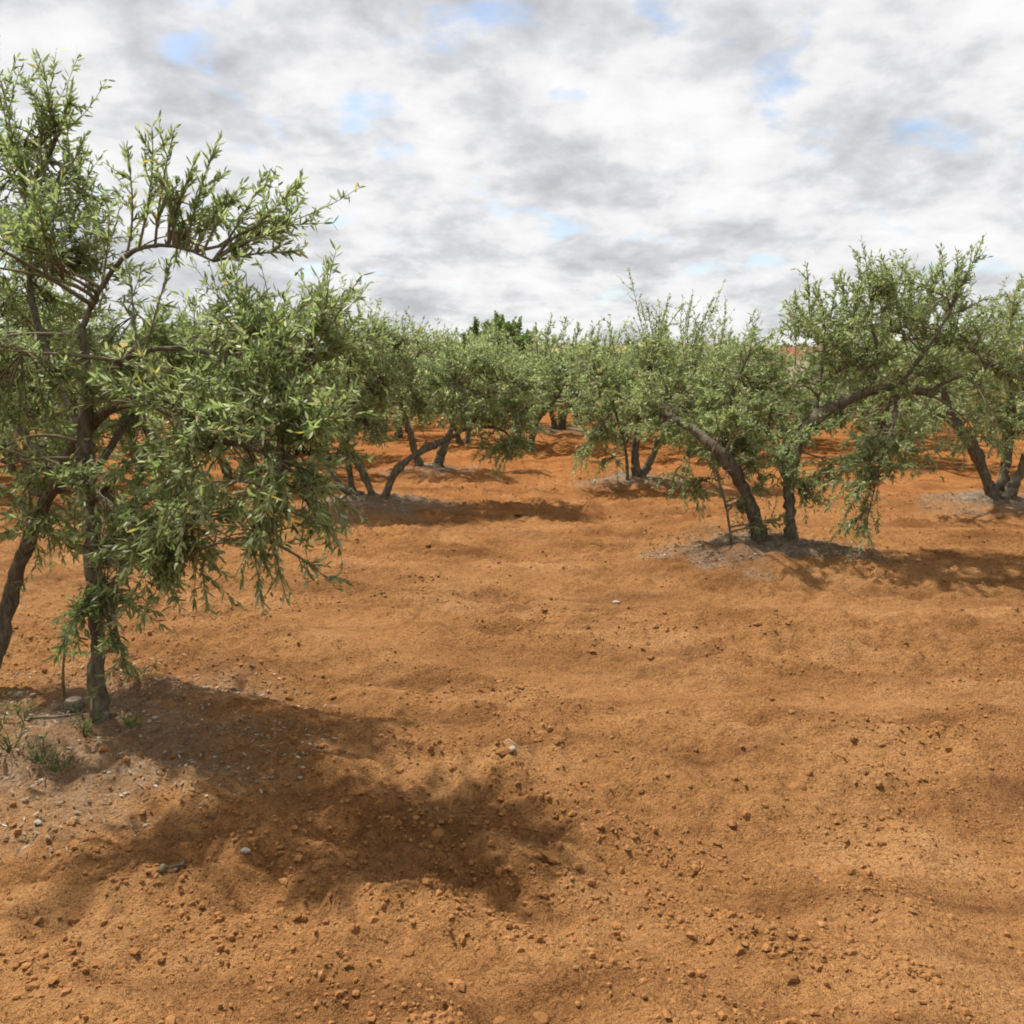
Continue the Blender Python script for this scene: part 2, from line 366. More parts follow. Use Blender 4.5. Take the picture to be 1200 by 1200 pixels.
def build_tree(name, base, limbs, blobs, shoots=(), L=.055, W=.0125, per=34, seed=1, tint=.45, hexa=True, sides=12, props=None, leaf_mat=None, stem=1.0, dens=1.0, clump=.17):
    """limbs: (part name, [(point, radius)...]) ; blobs: (centre, radii, number of twigs, droop) ; shoots: (start, end, leaves)"""
    rng = np.random.default_rng(seed); base = np.asarray(base, float)
    blobs = [(b0, b1, int(b2 * dens), b3) for b0, b1, b2, b3 in blobs]
    root = link(name, None); root.location = base
    for k, v in (props or {}).items(): root[k] = v
    nodes = []
    for pn, lp in limbs:
        pts = catmull([q[0] for q in lp], 7)
        rad = np.interp(np.linspace(0, len(lp) - 1, len(pts)), np.arange(len(lp)), [q[1] for q in lp])
        pts[1:-1] += rng.normal(0, .10, (len(pts) - 2, 3)) * rad[1:-1, None]
        rad = rad * (1 + .16 * np.interp(np.arange(len(pts)), np.arange(0, len(pts) + 3, 3), rng.normal(0, 1, len(range(0, len(pts) + 3, 3)))).clip(-1.3, 1.6))
        if pn == 'trunk': rad[:3] *= np.array([1.45, 1.2, 1.06])
        v, t = tube(pts - base, rad, sides, .24, rng)
        link(pn, mesh_from(pn, v, t, None, True, mats=[M_bark]), root)
        cut = .35 if pn == 'trunk' else .1
        for i, q in enumerate(pts):
            if i >= cut * len(pts): nodes.append(q)
    nodes = np.array(nodes)
    tw, lf = Buf(), Buf()
    # secondary branches carry the twigs
    sec = []
    for c, r, n, dr in blobs:
        c, r = np.asarray(c), np.asarray(r)
        for k in range(max(2, n // 22)):
            q = rng.normal(0, 1, 3); q *= rng.uniform(.1, .75) / np.linalg.norm(q)
            tgt = c + q * r
            d = np.linalg.norm(nodes - tgt, axis=1) + rng.uniform(0, .25, len(nodes)) + .5 * np.maximum(0, nodes[:, 2] - tgt[2] - .1)
            st = nodes[np.argmin(d)]
            pts = bez(st, tgt, .16, 8, rng, .06)
            ln = np.linalg.norm(tgt - st)
            v, t = tube(pts - base, np.linspace(.007 + .007 * min(ln, 1.2), .0035, 8) * stem, 5, 0, rng); tw.add(v, t)
            sec.append(pts[2:])
    allnodes = np.vstack([nodes] + sec) if sec else nodes
    for c, r, n, dr in blobs:
        c, r = np.asarray(c), np.asarray(r)
        nc = max(2, n // 7); cc = rng.normal(0, 1, (nc, 3)); cc = cc / np.linalg.norm(cc, axis=1)[:, None] * rng.uniform(.1, 1, (nc, 1)) ** .45
        for k in range(n):
            q = cc[k % nc] + rng.normal(0, clump, 3)
            tgt = c + q * r
            d = np.linalg.norm(allnodes - tgt, axis=1)
            d = d + .4 * np.maximum(0, .18 - d) * 4
            st = allnodes[np.argmin(d)]
            ln = np.linalg.norm(tgt - st)
            if ln < .12:
                tgt = st + (tgt - st) / (ln + 1e-6) * .2
            out = tgt - c; out /= np.linalg.norm(out) + 1e-6
            sprig = .16 + .22 * rng.random()
            ev = out * .5 + np.array([0, 0, .55 - dr * 1.9]) + rng.normal(0, .35, 3)
            end = tgt + ev * min(1.0, 1.05 / np.linalg.norm(ev)) * sprig * .8
            p1 = bez(st, tgt, .18, 5, rng); p2 = bez(tgt, end, .15 if dr > .2 else -.05, 4, rng)
            pts = np.vstack([p1, p2[1:]])
            v, t = tube(pts - base, np.linspace(.0042, .0012, len(pts)) * stem, 3, 0, rng); tw.add(v, t)
            m = int(per * rng.uniform(.7, 1.3))
            v, t, a = leaves_on(pts[2:] - base, m, L, W, rng, .8, .12 + .2 * dr, tint + .10 * (rng.random() - .5), hexa); lf.add(v, t, a)
    v, t, a = tw.get(); link('twigs', mesh_from('twigs', v, t, None, True, mats=[M_twig]), root, kind='stuff')
    v, t, a = lf.get(); link('crown', mesh_from('crown', v, t, {'tint': a}, False, mats=[leaf_mat or M_leaf]), root, kind='stuff')
    for a_, b_, n in shoots:
        a_, b_ = np.asarray(a_), np.asarray(b_)
        if len(a_.shape) == 1:
            st = allnodes[np.argmin(np.linalg.norm(allnodes - a_, axis=1))] if np.min(np.linalg.norm(allnodes - a_, axis=1)) < .45 else a_
            pts = bez(st, b_, rng.uniform(-.05, .1), 9, rng, .03)
        v1, t1 = tube(pts - base, np.linspace(.0065, .0015, 9) * stem, 4, 0, rng)
        sb, lb_ = Buf(), Buf(); sb.add(v1, t1)
        lb_.add(*leaves_on(pts[1:] - base, int(n * 1.15), L, W, rng, .5, .0, tint + .08, hexa))
        ln = np.linalg.norm(b_ - st)
        for j in range(int(rng.integers(4, 8))):
            k = int(rng.integers(2, 7)); ax = pts[k + 1] - pts[k]; ax /= np.linalg.norm(ax)
            dv = ax * .8 + rng.normal(0, .42, 3); e = pts[k] + dv / np.linalg.norm(dv) * min(ln * rng.uniform(.18, .36), .26)
            sp2 = bez(pts[k], e, -.08, 5, rng, .04); v3, t3 = tube(sp2 - base, np.linspace(.003, .001, 5) * stem, 3, 0, rng); sb.add(v3, t3)
            lb_.add(*leaves_on(sp2 - base, max(8, int(n * .36)), L * .9, W, rng, .5, .0, tint + .08, hexa))
        v1, t1, _ = sb.get(); v2, t2, a2 = lb_.get()
        vv, tt = np.vstack([v1, v2]), np.vstack([t1, t2 + len(v1)])
        link('shoot', mesh_from('shoot', vv, tt, {'tint': np.concatenate([np.zeros(len(v1)), a2])}, False, mats=[M_twig, leaf_mat or M_leaf], midx=[0] * len(t1) + [1] * len(t2)), root)
    return root

def LP(lst, scale=1.0):       # (px, py, Y, r) -> (point, r)
    return [(P(a, b, c), r) for a, b, c, r in lst]
def B(px, py, Y, rx, ry, rz, n, droop=.15):
    return (P(px, py, Y), (rx, ry, rz), n, droop)
def foot(lp):                 # drop the first point of a trunk to just below the soil
    p, r = lp[0]; p = p.copy(); p[2] = gz(p[0], p[1]) - .05
    return [(p, r)] + lp[1:]
def S(x0, y0, x1, y1, Y, n, Y1=None):
    return (P(x0, y0, Y), P(x1, y1, Y1 or Y), n)

# --- the tree at the left with the low sawn stump by its foot
A_limbs = [
    ('trunk', foot(LP([(120, 868, 3.66, .050), (115, 810, 3.67, .044), (113, 735, 3.70, .041), (108, 650, 3.74, .039), (104, 575, 3.80, .037), (98, 512, 3.86, .032), (102, 450, 3.9, .026), (96, 385, 3.95, .020)]))),
    ('trunk', foot(LP([(-22, 822, 4.30, .052), (-4, 760, 4.30, .045), (18, 680, 4.28, .042), (42, 612, 4.22, .038), (70, 558, 4.1, .034), (92, 515, 4.0, .030), (130, 478, 3.85, .022), (165, 478, 3.7, .014), (178, 505, 3.6, .009)]))),
    ('branch', LP([(96, 385, 3.95, .020), (118, 338, 3.92, .016), (148, 300, 3.88, .013), (182, 288, 3.85, .012), (218, 292, 3.8, .010), (250, 306, 3.75, .007)])),
    ('branch', LP([(98, 512, 3.86, .026), (66, 440, 4.05, .022), (36, 345, 4.3, .017), (42, 240, 4.45, .012), (70, 150, 4.45, .008)])),
    ('branch', LP([(106, 590, 3.78, .028), (150, 545, 3.6, .020), (205, 532, 3.42, .015), (270, 520, 3.3, .011), (330, 540, 3.25, .008)])),
    ('branch', LP([(102, 455, 3.9, .022), (160, 415, 3.75, .017), (230, 410, 3.6, .014), (300, 440, 3.5, .010), (350, 460, 3.45, .007)])),
    ('branch', LP([(70, 558, 4.1, .026), (10, 490, 4.3, .022), (-60, 420, 4.5, .017), (-120, 380, 4.6, .012)])),
    ('branch', LP([(104, 570, 3.80, .026), (135, 515, 4.05, .020), (180, 455, 4.3, .015), (235, 405, 4.4, .009)])),
    ('branch', LP([(104, 575, 3.80, .022), (140, 600, 3.55, .015), (170, 640, 3.42, .010), (185, 690, 3.4, .006)])),
]
A_blobs = [B(0, 430, 3.45, .30, .24, .28, 34, .1), B(-50, 270, 3.65, .34, .3, .30, 32, .0), B(60, 330, 3.7, .22, .2, .2, 20, .05), B(110, 455, 3.5, .20, .16, .18, 18, .1), B(30, 540, 3.7, .26, .2, .18, 20, .3), B(205, 235, 3.85, .20, .2, .17, 16, .0), B(280, 270, 3.75, .20, .2, .14, 14, .0), B(45, 235, 4.5, .34, .34, .38, 88, .05), B(0, 190, 4.5, .36, .34, .38, 60, .0), B(70, 300, 4.45, .28, .3, .28, 38, .05), B(135, 690, 3.62, .16, .16, .14, 22, .4), B(30, 370, 4.6, .55, .42, .38, 95), B(50, 480, 4.5, .60, .42, .38, 85), B(60, 420, 4.6, .40, .30, .38, 36), B(-110, 420, 4.5, .55, .5, .5, 60),
           B(190, 395, 4.3, .42, .36, .26, 72), B(280, 410, 3.65, .32, .34, .22, 50), B(190, 480, 4.25, .48, .36, .32, 78), B(215, 470, 3.2, .22, .16, .20, 26), B(310, 490, 3.45, .30, .36, .28, 64),
           B(120, 570, 4.2, .42, .32, .24, 40), B(250, 570, 3.4, .36, .36, .20, 46, .4), B(345, 560, 3.3, .17, .28, .20, 34, .45), B(40, 570, 4.5, .42, .36, .22, 38, .3),
           B(160, 655, 3.45, .17, .2, .17, 40, .4), B(215, 650, 3.4, .17, .2, .17, 36, .5), B(320, 625, 3.25, .10, .16, .10, 8, .6), B(140, 765, 3.6, .05, .06, .07, 6, .2), B(114, 690, 3.64, .09, .08, .08, 8, .2), B(95, 630, 3.7, .22, .2, .14, 18, .3), B(240, 615, 3.4, .28, .24, .16, 30, .4), B(300, 640, 3.3, .14, .2, .10, 9, .5), B(170, 600, 4.3, .32, .24, .18, 30, .35), B(370, 520, 3.4, .14, .24, .24, 24, .3), B(370, 440, 3.55, .18, .26, .20, 20, .1), B(40, 640, 4.4, .3, .2, .16, 14, .4), B(330, 390, 3.6, .24, .3, .16, 26, .0)]
A_shoots = [S(150, 300, 148, 175, 3.88, 46), S(165, 292, 178, 150, 3.88, 60), S(182, 288, 205, 150, 3.85, 60), S(195, 290, 230, 185, 3.82, 46), S(218, 292, 255, 165, 3.8, 54), S(235, 300, 285, 215, 3.78, 44),
            S(250, 306, 312, 200, 3.75, 50), S(255, 306, 352, 215, 3.72, 46), S(260, 320, 350, 295, 3.7, 40), S(230, 300, 262, 235, 3.8, 40), S(200, 290, 186, 205, 3.8, 46), S(260, 345, 330, 270, 3.65, 46),
            S(118, 338, 128, 245, 3.92, 22), S(160, 370, 150, 310, 3.85, 40), S(180, 380, 200, 305, 3.8, 40), S(66, 250, 100, 160, 4.4, 50), S(42, 240, 50, 120, 4.4, 60), S(30, 260, 10, 140, 4.4, 60), S(60, 180, 84, 100, 4.4, 50),
            S(330, 540, 392, 545, 3.25, 30, 3.15), S(340, 470, 388, 428, 3.4, 32), S(300, 580, 335, 700, 3.25, 22), S(320, 590, 398, 625, 3.22, 26), S(340, 640, 395, 690, 3.2, 14), S(-60, 420, -40, 250, 4.5, 60)]
A_limbs = [(n_, [(p_, r_ * (.82 if n_ == 'trunk' else .66)) for p_, r_ in l_]) for n_, l_ in A_limbs]
treeA = build_tree('olive_tree', P(118, 868, 3.66) * np.array([1, 1, 0]) + np.array([0, 0, gz(*P(118, 868, 3.66)[:2])]), A_limbs, A_blobs, A_shoots, seed=11, tint=.42, per=38, L=.047, W=.0095, dens=1.04, clump=.12, props=dict(
    label='olive tree with two slim far-apart trunks, rising beside the low sawn stump', category='tree', group='olive trees of the grove'))

# --- the wide tree at the right with a limb arching towards its neighbour
B_limbs = [
    ('trunk', foot(LP([(893, 650, 7.45, .080), (884, 605, 7.45, .068), (868, 565, 7.42, .060), (843, 530, 7.35, .055), (815, 505, 7.55, .045), (785, 488, 7.8, .034), (755, 480, 7.95, .022)]))),
    ('trunk', foot(LP([(927, 650, 7.40, .074), (926, 605, 7.42, .066), (926, 562, 7.45, .064), (936, 522, 7.5, .064), (954, 494, 7.5, .060), (982, 474, 7.5, .054), (1015, 460, 7.5, .048), (1052, 453, 7.55, .044), (1092, 462, 7.6, .034)]))),
    ('branch', LP([(926, 568, 7.45, .045), (916, 540, 7.55, .042), (934, 508, 7.62, .040), (962, 478, 7.6, .036), (1004, 464, 7.55, .030)])),
    ('branch', LP([(1088, 460, 7.6, .026), (1112, 446, 7.6, .022), (1150, 432, 7.65, .016), (1185, 424, 7.7, .010)])),
    ('branch', LP([(1015, 460, 7.5, .034), (1030, 420, 7.5, .026), (1020, 370, 7.5, .018), (1025, 330, 7.5, .012)])),
    ('branch', LP([(954, 494, 7.5, .034), (960, 452, 7.6, .027), (966, 400, 7.7, .018), (962, 350, 7.7, .012)])),
    ('branch', LP([(862, 555, 7.4, .030), (850, 500, 7.6, .026), (862, 450, 7.8, .020), (880, 410, 7.9, .012)])),
    ('branch', LP([(1052, 453, 7.55, .028), (1085, 410, 7.5, .022), (1110, 370, 7.5, .014), (1125, 330, 7.5, .01)])),
    ('branch', LP([(858, 642, 7.35, .015), (852, 600, 7.33, .013), (842, 562, 7.3, .011), (832, 530, 7.3, .008)])),
    ('branch', LP([(1052, 453, 7.5, .022), (1046, 500, 7.3, .015), (1030, 550, 7.0, .010), (1020, 595, 6.95, .006)])),
]
B_blobs = [B(850, 500, 7.2, .30, .24, .18, 26, .3), B(950, 455, 7.2, .20, .2, .10, 12, .2), B(1000, 430, 7.25, .28, .2, .14, 22, .1), B(905, 545, 7.2, .16, .16, .14, 14, .35), B(1085, 440, 7.3, .28, .25, .16, 24, .2), B(815, 470, 8.0, .58, .5, .38, 95), B(868, 442, 8.0, .38, .5, .38, 92), B(988, 402, 7.9, .40, .5, .34, 105), B(1045, 392, 7.95, .50, .5, .34, 125), B(1120, 405, 8.0, .50, .5, .36, 105), B(895, 468, 7.9, .24, .4, .14, 26, .25), B(800, 505, 7.85, .38, .4, .25, 46, .35), B(1170, 440, 7.7, .40, .5, .30, 40),
           B(890, 500, 7.9, .45, .45, .26, 58, .3), B(1045, 520, 7.3, .40, .45, .22, 66, .35), B(1030, 565, 6.98, .24, .28, .20, 40, .45), B(985, 540, 7.5, .22, .3, .2, 22, .35), B(1010, 610, 6.95, .12, .12, .08, 7, .5), B(930, 560, 7.35, .13, .14, .36, 34, .3), B(865, 530, 7.45, .22, .24, .16, 22, .35),
           B(815, 535, 7.8, .32, .3, .20, 34, .4), B(805, 568, 7.75, .16, .15, .10, 10, .5), B(880, 580, 7.35, .16, .16, .14, 14, .3), B(905, 615, 7.35, .12, .12, .10, 8, .2), B(980, 370, 7.4, .40, .45, .24, 50, .0), B(1070, 350, 7.5, .40, .45, .22, 44, .0), B(1145, 500, 7.4, .25, .3, .2, 20, .4)]
B_shoots = [S(950, 390, 945, 312, 7.4, 44), S(965, 390, 962, 330, 7.4, 40), S(1000, 380, 985, 320, 7.4, 40), S(1020, 370, 1010, 283, 7.5, 52), S(1030, 360, 1035, 318, 7.5, 40), S(1060, 360, 1064, 306, 7.5, 44), S(1080, 360, 1088, 335, 7.5, 30),
            S(1100, 360, 1100, 292, 7.5, 46), S(1110, 350, 1122, 296, 7.5, 40), S(1125, 345, 1150, 285, 7.5, 46), S(1090, 380, 1078, 320, 7.5, 40), S(940, 400, 925, 350, 7.4, 22), S(905, 410, 932, 345, 7.3, 18), S(1150, 400, 1175, 345, 7.6, 40), S(1170, 400, 1195, 330, 7.7, 44)]
pj = np.random.default_rng(12)
B_shoots += [S(x0, 385, x0 + pj.normal(0, 10), y1, 7.6 + pj.normal(0, .25), 44) for x0, y1 in [(955, 335), (978, 318), (995, 330), (1015, 300), (1028, 310), (1048, 318), (1062, 315), (1075, 330), (1092, 305), (1108, 300), (1118, 310), (1135, 300), (1142, 315), (1160, 350), (1184, 345)]]
bp = P(910, 650, 7.45)
B_limbs = [(n_, [(p_, r_ * (.80 if n_ == 'trunk' else .75)) for p_, r_ in l_]) for n_, l_ in B_limbs]
treeB = build_tree('olive_tree', (bp[0], bp[1], gz(bp[0], bp[1])), B_limbs, B_blobs, B_shoots, seed=23, tint=.47, per=36, L=.050, W=.0118, dens=1.2, props=dict(
    label='wide olive tree on a grey littered mound, long limb arching to its neighbour', category='tree', group='olive trees of the grove'))

# --- the tree the arch reaches to: three trunks out of one foot
C_limbs = [
    ('trunk', foot(LP([(1166, 598, 10.2, .085), (1156, 560, 10.2, .078), (1142, 528, 10.2, .070), (1125, 502, 10.2, .064), (1110, 478, 10.2, .052), (1104, 440, 10.2, .036)]))),
    ('trunk', foot(LP([(1174, 600, 10.15, .085), (1177, 560, 10.2, .078), (1181, 515, 10.25, .070), (1186, 470, 10.3, .048), (1180, 420, 10.3, .03)]))),
    ('trunk', foot(LP([(1180, 602, 10.1, .080), (1192, 562, 10.1, .066), (1210, 525, 10.1, .056), (1240, 480, 10.1, .04)]))),
    ('branch', LP([(1125, 502, 10.2, .040), (1090, 480, 10.0, .030), (1050, 470, 9.8, .02)])),
]
C_blobs = [B(1110, 440, 10.2, .6, .7, .45, 70), B(1180, 410, 10.2, .7, .7, .5, 80), B(1260, 430, 10.2, .7, .7, .5, 50), B(1150, 490, 10.0, .5, .5, .28, 45, .3), B(1195, 375, 10.2, .4, .5, .35, 40), B(1070, 480, 9.8, .4, .5, .3, 34, .3), B(1195, 480, 10, .3, .4, .3, 30, .3)]
C_limbs, E_scale = [(n_, [(p_, r_ * .85) for p_, r_ in l_]) for n_, l_ in C_limbs], .82
cp = P(1172, 600, 10.15)
build_tree('olive_tree', (cp[0], cp[1], gz(cp[0], cp[1])), C_limbs, C_blobs, [S(1190, 380, 1197, 325, 10.2, 40), S(1170, 390, 1178, 350, 10.2, 36)], seed=31, tint=.47, per=38, L=.057, W=.0155, hexa=False, dens=1.2, props=dict(
    label='olive tree with three stout trunks splaying from one foot on a grey mound', category='tree', group='olive trees of the grove'))

# --- the smaller tree on the grey heap at the end of the lane
D_limbs = [
    ('trunk', foot(LP([(746, 570, 12.0, .060), (744, 540, 12.0, .055), (746, 512, 12.0, .050), (750, 484, 12.0, .045), (760, 440, 12.0, .03), (770, 400, 12, .02)]))),
    ('trunk', foot(LP([(750, 568, 12.05, .055), (760, 545, 12.05, .045), (774, 517, 12.1, .040), (795, 490, 12.1, .032), (820, 460, 12.1, .022)]))),
    ('trunk', foot(LP([(736, 566, 11.95, .026), (735, 548, 11.95, .022), (732, 520, 11.9, .018), (720, 480, 11.9, .012)]))),
    ('branch', LP([(752, 482, 12.0, .045), (775, 486, 11.8, .050), (800, 494, 11.5, .046), (820, 508, 11.3, .030)])),
    ('branch', LP([(748, 490, 12.0, .030), (738, 472, 11.9, .024), (722, 470, 11.8, .018), (712, 490, 11.7, .010)])),
]
D_blobs = [B(720, 470, 11.8, .55, .6, .42, 70), B(705, 500, 11.7, .34, .45, .34, 40, .4), B(760, 440, 12, .65, .65, .42, 90), B(815, 440, 12, .55, .6, .42, 70), B(780, 420, 12, .6, .6, .25, 50, .0), B(840, 470, 11.9, .45, .5, .4, 45), B(700, 440, 11.9, .4, .5, .3, 46), B(690, 515, 11.7, .26, .4, .24, 30, .45), B(715, 535, 11.8, .2, .3, .14, 10, .5), B(800, 470, 11.8, .45, .5, .3, 46, .3), B(755, 470, 11.9, .5, .5, .26, 50, .2)]
D_shoots = [S(752, 415, 737, 316, 12, 46), S(765, 410, 757, 352, 12, 40), S(775, 410, 785, 345, 12, 44), S(790, 410, 803, 355, 12, 38), S(800, 410, 812, 342, 12, 44), S(815, 410, 832, 358, 12, 40), S(825, 410, 848, 332, 12, 48), S(840, 415, 855, 372, 12, 30), S(715, 420, 712, 388, 12, 30), S(820, 420, 815, 370, 12, 30), S(742, 420, 744, 375, 12, 30)]
D_shoots += [S(x0, 415, x0 + pj.normal(4, 7), y1, 12 + pj.normal(0, .2), 40) for x0, y1 in [(760, 365), (772, 352), (782, 360), (795, 350), (806, 348), (818, 362), (830, 345), (842, 350), (735, 372), (748, 350)]]
dp = P(746, 570, 12.0)
build_tree('olive_tree', (dp[0], dp[1], gz(dp[0], dp[1])), D_limbs, D_blobs, D_shoots, seed=41, tint=.50, per=38, L=.057, W=.0155, hexa=False, dens=1.2, props=dict(
    label='olive tree with tall whippy shoots, its two trunks forking on a small grey heap', category='tree', group='olive trees of the grove'))

# --- the tree with several thin trunks and one bowed out over the lane
E_limbs = [
    ('trunk', foot(LP([(437, 597, 10.1, .055), (433, 572, 10.1, .048), (425, 552, 10.15, .045), (412, 535, 10.2, .042), (400, 500, 10.2, .03), (395, 460, 10.2, .02)]))),
    ('trunk', foot(LP([(414, 590, 10.3, .050), (411, 560, 10.3, .045), (405, 520, 10.3, .042), (404, 480, 10.3, .034), (410, 430, 10.3, .022)]))),
    ('trunk', foot(LP([(424, 596, 10.2, .055), (405, 574, 10.2, .050), (390, 555, 10.2, .045), (370, 520, 10.2, .034), (350, 480, 10.2, .024)]))),
    ('trunk', foot(LP([(450, 600, 10.05, .056), (453, 575, 10.05, .050), (466, 550, 10.1, .047), (488, 532, 10.2, .044), (512, 520, 10.3, .040), (540, 505, 10.4, .034), (565, 480, 10.5, .025), (575, 450, 10.5, .016)]))),
    ('branch', LP([(540, 505, 10.4, .028), (560, 500, 10.4, .024), (590, 505, 10.4, .016), (605, 525, 10.35, .010)])),
    ('branch', LP([(404, 480, 10.3, .030), (440, 450, 10.4, .026), (462, 425, 10.5, .020), (470, 400, 10.5, .012)])),
    ('branch', LP([(470, 445, 10.6, .03), (467, 430, 10.6, .026), (462, 420, 10.6, .022)])),
]
E_blobs = [B(430, 405, 10.3, .42, .5, .28, 44, .05), B(355, 385, 10.2, .5, .5, .32, 50, .05), B(395, 365, 10.3, .34, .4, .2, 26, .0), B(500, 430, 10.6, .4, .5, .28, 44, .1), B(370, 490, 10.1, .4, .45, .24, 40, .3), B(450, 425, 10.4, .3, .4, .3, 34, .1), B(380, 440, 10.2, .55, .6, .45, 75), B(425, 450, 10.2, .5, .6, .48, 80), B(410, 395, 10.2, .5, .5, .25, 50, .05), B(400, 500, 10.1, .45, .5, .24, 45, .3), B(475, 460, 10.5, .4, .5, .35, 50),
           B(545, 450, 10.5, .5, .5, .38, 80), B(590, 455, 10.5, .42, .5, .38, 75), B(575, 505, 10.35, .42, .45, .26, 60, .4), B(610, 490, 10.4, .26, .35, .28, 40, .4), B(545, 432, 10.6, .4, .5, .2, 30), B(330, 420, 10.2, .5, .5, .45, 50), B(400, 525, 10.1, .34, .4, .16, 18, .45), B(510, 465, 10.5, .45, .5, .32, 50, .2), B(595, 525, 10.35, .28, .34, .18, 26, .5), B(440, 490, 10.2, .34, .4, .2, 26, .35)]
E_shoots = [S(468, 420, 478, 362, 10.5, 30), S(465, 425, 465, 372, 10.5, 24), S(470, 420, 496, 375, 10.5, 24), S(395, 400, 388, 352, 10.2, 34), S(415, 400, 420, 356, 10.2, 34), S(425, 400, 440, 368, 10.2, 30), S(370, 400, 365, 350, 10.2, 34), S(550, 420, 548, 388, 10.5, 26), S(530, 425, 520, 390, 10.5, 26)]
E_limbs = [(n_, [(p_, r_ * E_scale) for p_, r_ in l_]) for n_, l_ in E_limbs]
ep = P(432, 597, 10.15)
build_tree('olive_tree', (ep[0], ep[1], gz(ep[0], ep[1])), E_limbs, E_blobs, E_shoots, seed=53, tint=.52, per=38, L=.057, W=.0155, hexa=False, dens=1.2, props=dict(
    label='olive tree with four thin trunks, one bowed low over the open lane', category='tree', group='olive trees of the grove'))

# --- the two leaning stems behind it
F_limbs = [
    ('trunk', foot(LP([(493, 553, 14.0, .065), (488, 535, 14.0, .058), (482, 512, 14.0, .052), (472, 480, 14.0, .04), (465, 450, 14, .03)]))),
    ('trunk', foot(LP([(512, 553, 14.0, .075), (516, 537, 14.0, .066), (521, 522, 14.0, .060), (535, 490, 14.0, .04), (550, 460, 14, .03)]))),
]
F_blobs = [B(470, 450, 14, .7, .7, .5, 60), B(530, 440, 14, .7, .7, .5, 65), B(500, 415, 14, .7, .7, .35, 50), B(560, 470, 13.8, .5, .6, .4, 40), B(440, 470, 14, .5, .5, .4, 36)]
fp = P(503, 553, 14.0)
build_tree('olive_tree', (fp[0], fp[1], gz(fp[0], fp[1])), F_limbs, F_blobs, [], seed=61, tint=.52, per=34, L=.07, W=.021, hexa=False, stem=1.3, props=dict(
    label='olive tree with two short stems leaning apart on a low pale mound', category='tree', group='olive trees of the grove'))

# --- the rows behind: four kinds of trunk and crown, each tree a copy of one of them
def kind_tree(seed):
    rng = np.random.default_rng(seed)
    limbs, blobs = [], []
    nt_ = rng.integers(2, 4)
    a0 = rng.uniform(0, 6.28)
    for k in range(nt_):
        a = a0 + k * 6.28 / nt_ + rng.normal(0, .3); dx, dy = math.cos(a), math.sin(a)
        sp_ = rng.uniform(.5, .9)
        pts = [((.10 * dx, .10 * dy, -.06), .07), ((.16 * dx, .16 * dy, .3), .058), ((.35 * dx * sp_ + .1 * dx, .35 * dy * sp_, .7), .05), ((.8 * dx * sp_, .8 * dy * sp_, 1.15), .038), ((1.1 * dx * sp_, 1.1 * dy * sp_, 1.7), .022)]
        limbs.append(('trunk', [(np.array(p_), r_) for p_, r_ in pts]))
        limbs.append(('branch', [(np.array(pts[3][0]), .03), (np.array([1.15 * dx - .2 * dy, 1.15 * dy + .2 * dx, 1.35]), .022), (np.array([1.5 * dx - .4 * dy, 1.5 * dy + .4 * dx, 1.25]), .012)]))
    for k in range(9):
        a = k * 6.28 / 9 + rng.normal(0, .25); r = rng.uniform(.75, 1.15)
        blobs.append(((r * math.cos(a), r * math.sin(a), rng.uniform(1.15, 1.75)), (.55, .55, .45), 34, rng.uniform(.1, .4)))
    blobs += [((rng.normal(0, .3), rng.normal(0, .3), 1.9), (.8, .8, .4), 60, .0), ((rng.normal(0, .5), rng.normal(0, .5), 1.5), (.8, .8, .4), 40, .1)]
    for k in range(8):
        a = k * .785 + rng.normal(0, .2); r = rng.uniform(.9, 1.4)
        blobs.append(((r * math.cos(a), r * math.sin(a), rng.uniform(.7, .95)), (.42, .42, .32), 18, .5))
    shoots = []
    for k in range(7):
        x, y = rng.normal(0, .6, 2); z = rng.uniform(1.95, 2.1)
        shoots.append((np.array([x, y, z]), np.array([x + rng.normal(0, .12), y + rng.normal(0, .12), z + rng.uniform(.3, .75)]), 34))
    return limbs, blobs, shoots
def copy_tree(root):
    r = root.copy(); col.objects.link(r)
    for ch in list(root.children):
        c = ch.copy(); col.objects.link(c); c.parent = r
    return r
protos = []
ROWS = [(-5.9, 11.3), (-9.0, 15.2), (-4.7, 17.3), (-7.6, 22), (-2.6, 20.5), (0.25, 17.6), (1.15, 22.3), (3.3, 16.4), (8.3, 13.6), (7.7, 18.8), (11.2, 17.2), (3.6, 20.6), (5.7, 25.2), (9.7, 23.4), (13.6, 21.6), (-11.6, 21),
        (-5.2, 28), (-1.6, 27.2), (2.6, 29.5), (7.2, 31), (12.3, 28.5), (16.8, 26.5), (-10.2, 29.5), (-15, 27), (3.9, 36), (9.4, 38), (15.2, 35.5), (-6.2, 36.5), (-12.6, 37), (20, 33.5), (-19, 34),
        (0.8, 42), (6.5, 44), (11.8, 46), (19.5, 43), (26, 42), (-4.5, 45), (-10, 46), (-17, 44), (-24, 43), (-14.5, 19.5), (6.35, 15.4), (-4.0, 12.9), (-7.4, 13.4), (-3.2, 16.0), (-1.0, 18.6), (2.3, 19.3), (-6.2, 19.6), (1.9, 26.2),
        (0.2, 24.6), (-2.4, 30.6), (4.4, 27.6), (6.5, 28.2), (-3.4, 24.2), (-5.9, 24.6), (-9.4, 25.6), (2.2, 33.2), (5.6, 33.6), (12.6, 33), (10.9, 25.6), (14.8, 31), (18.4, 30), (-8.2, 33), (-3.0, 33.4), (-12.2, 33.2), (-16.6, 31), (16.2, 22.2), (-17, 23), (22, 37.5), (-8.4, 41), (-14.4, 41.5), (17.4, 39.8), (-2.3, 40.8), (3.0, 46.5), (9.6, 48.5), (23.2, 47.5), (18.2, 50), (-20.6, 39.5)]
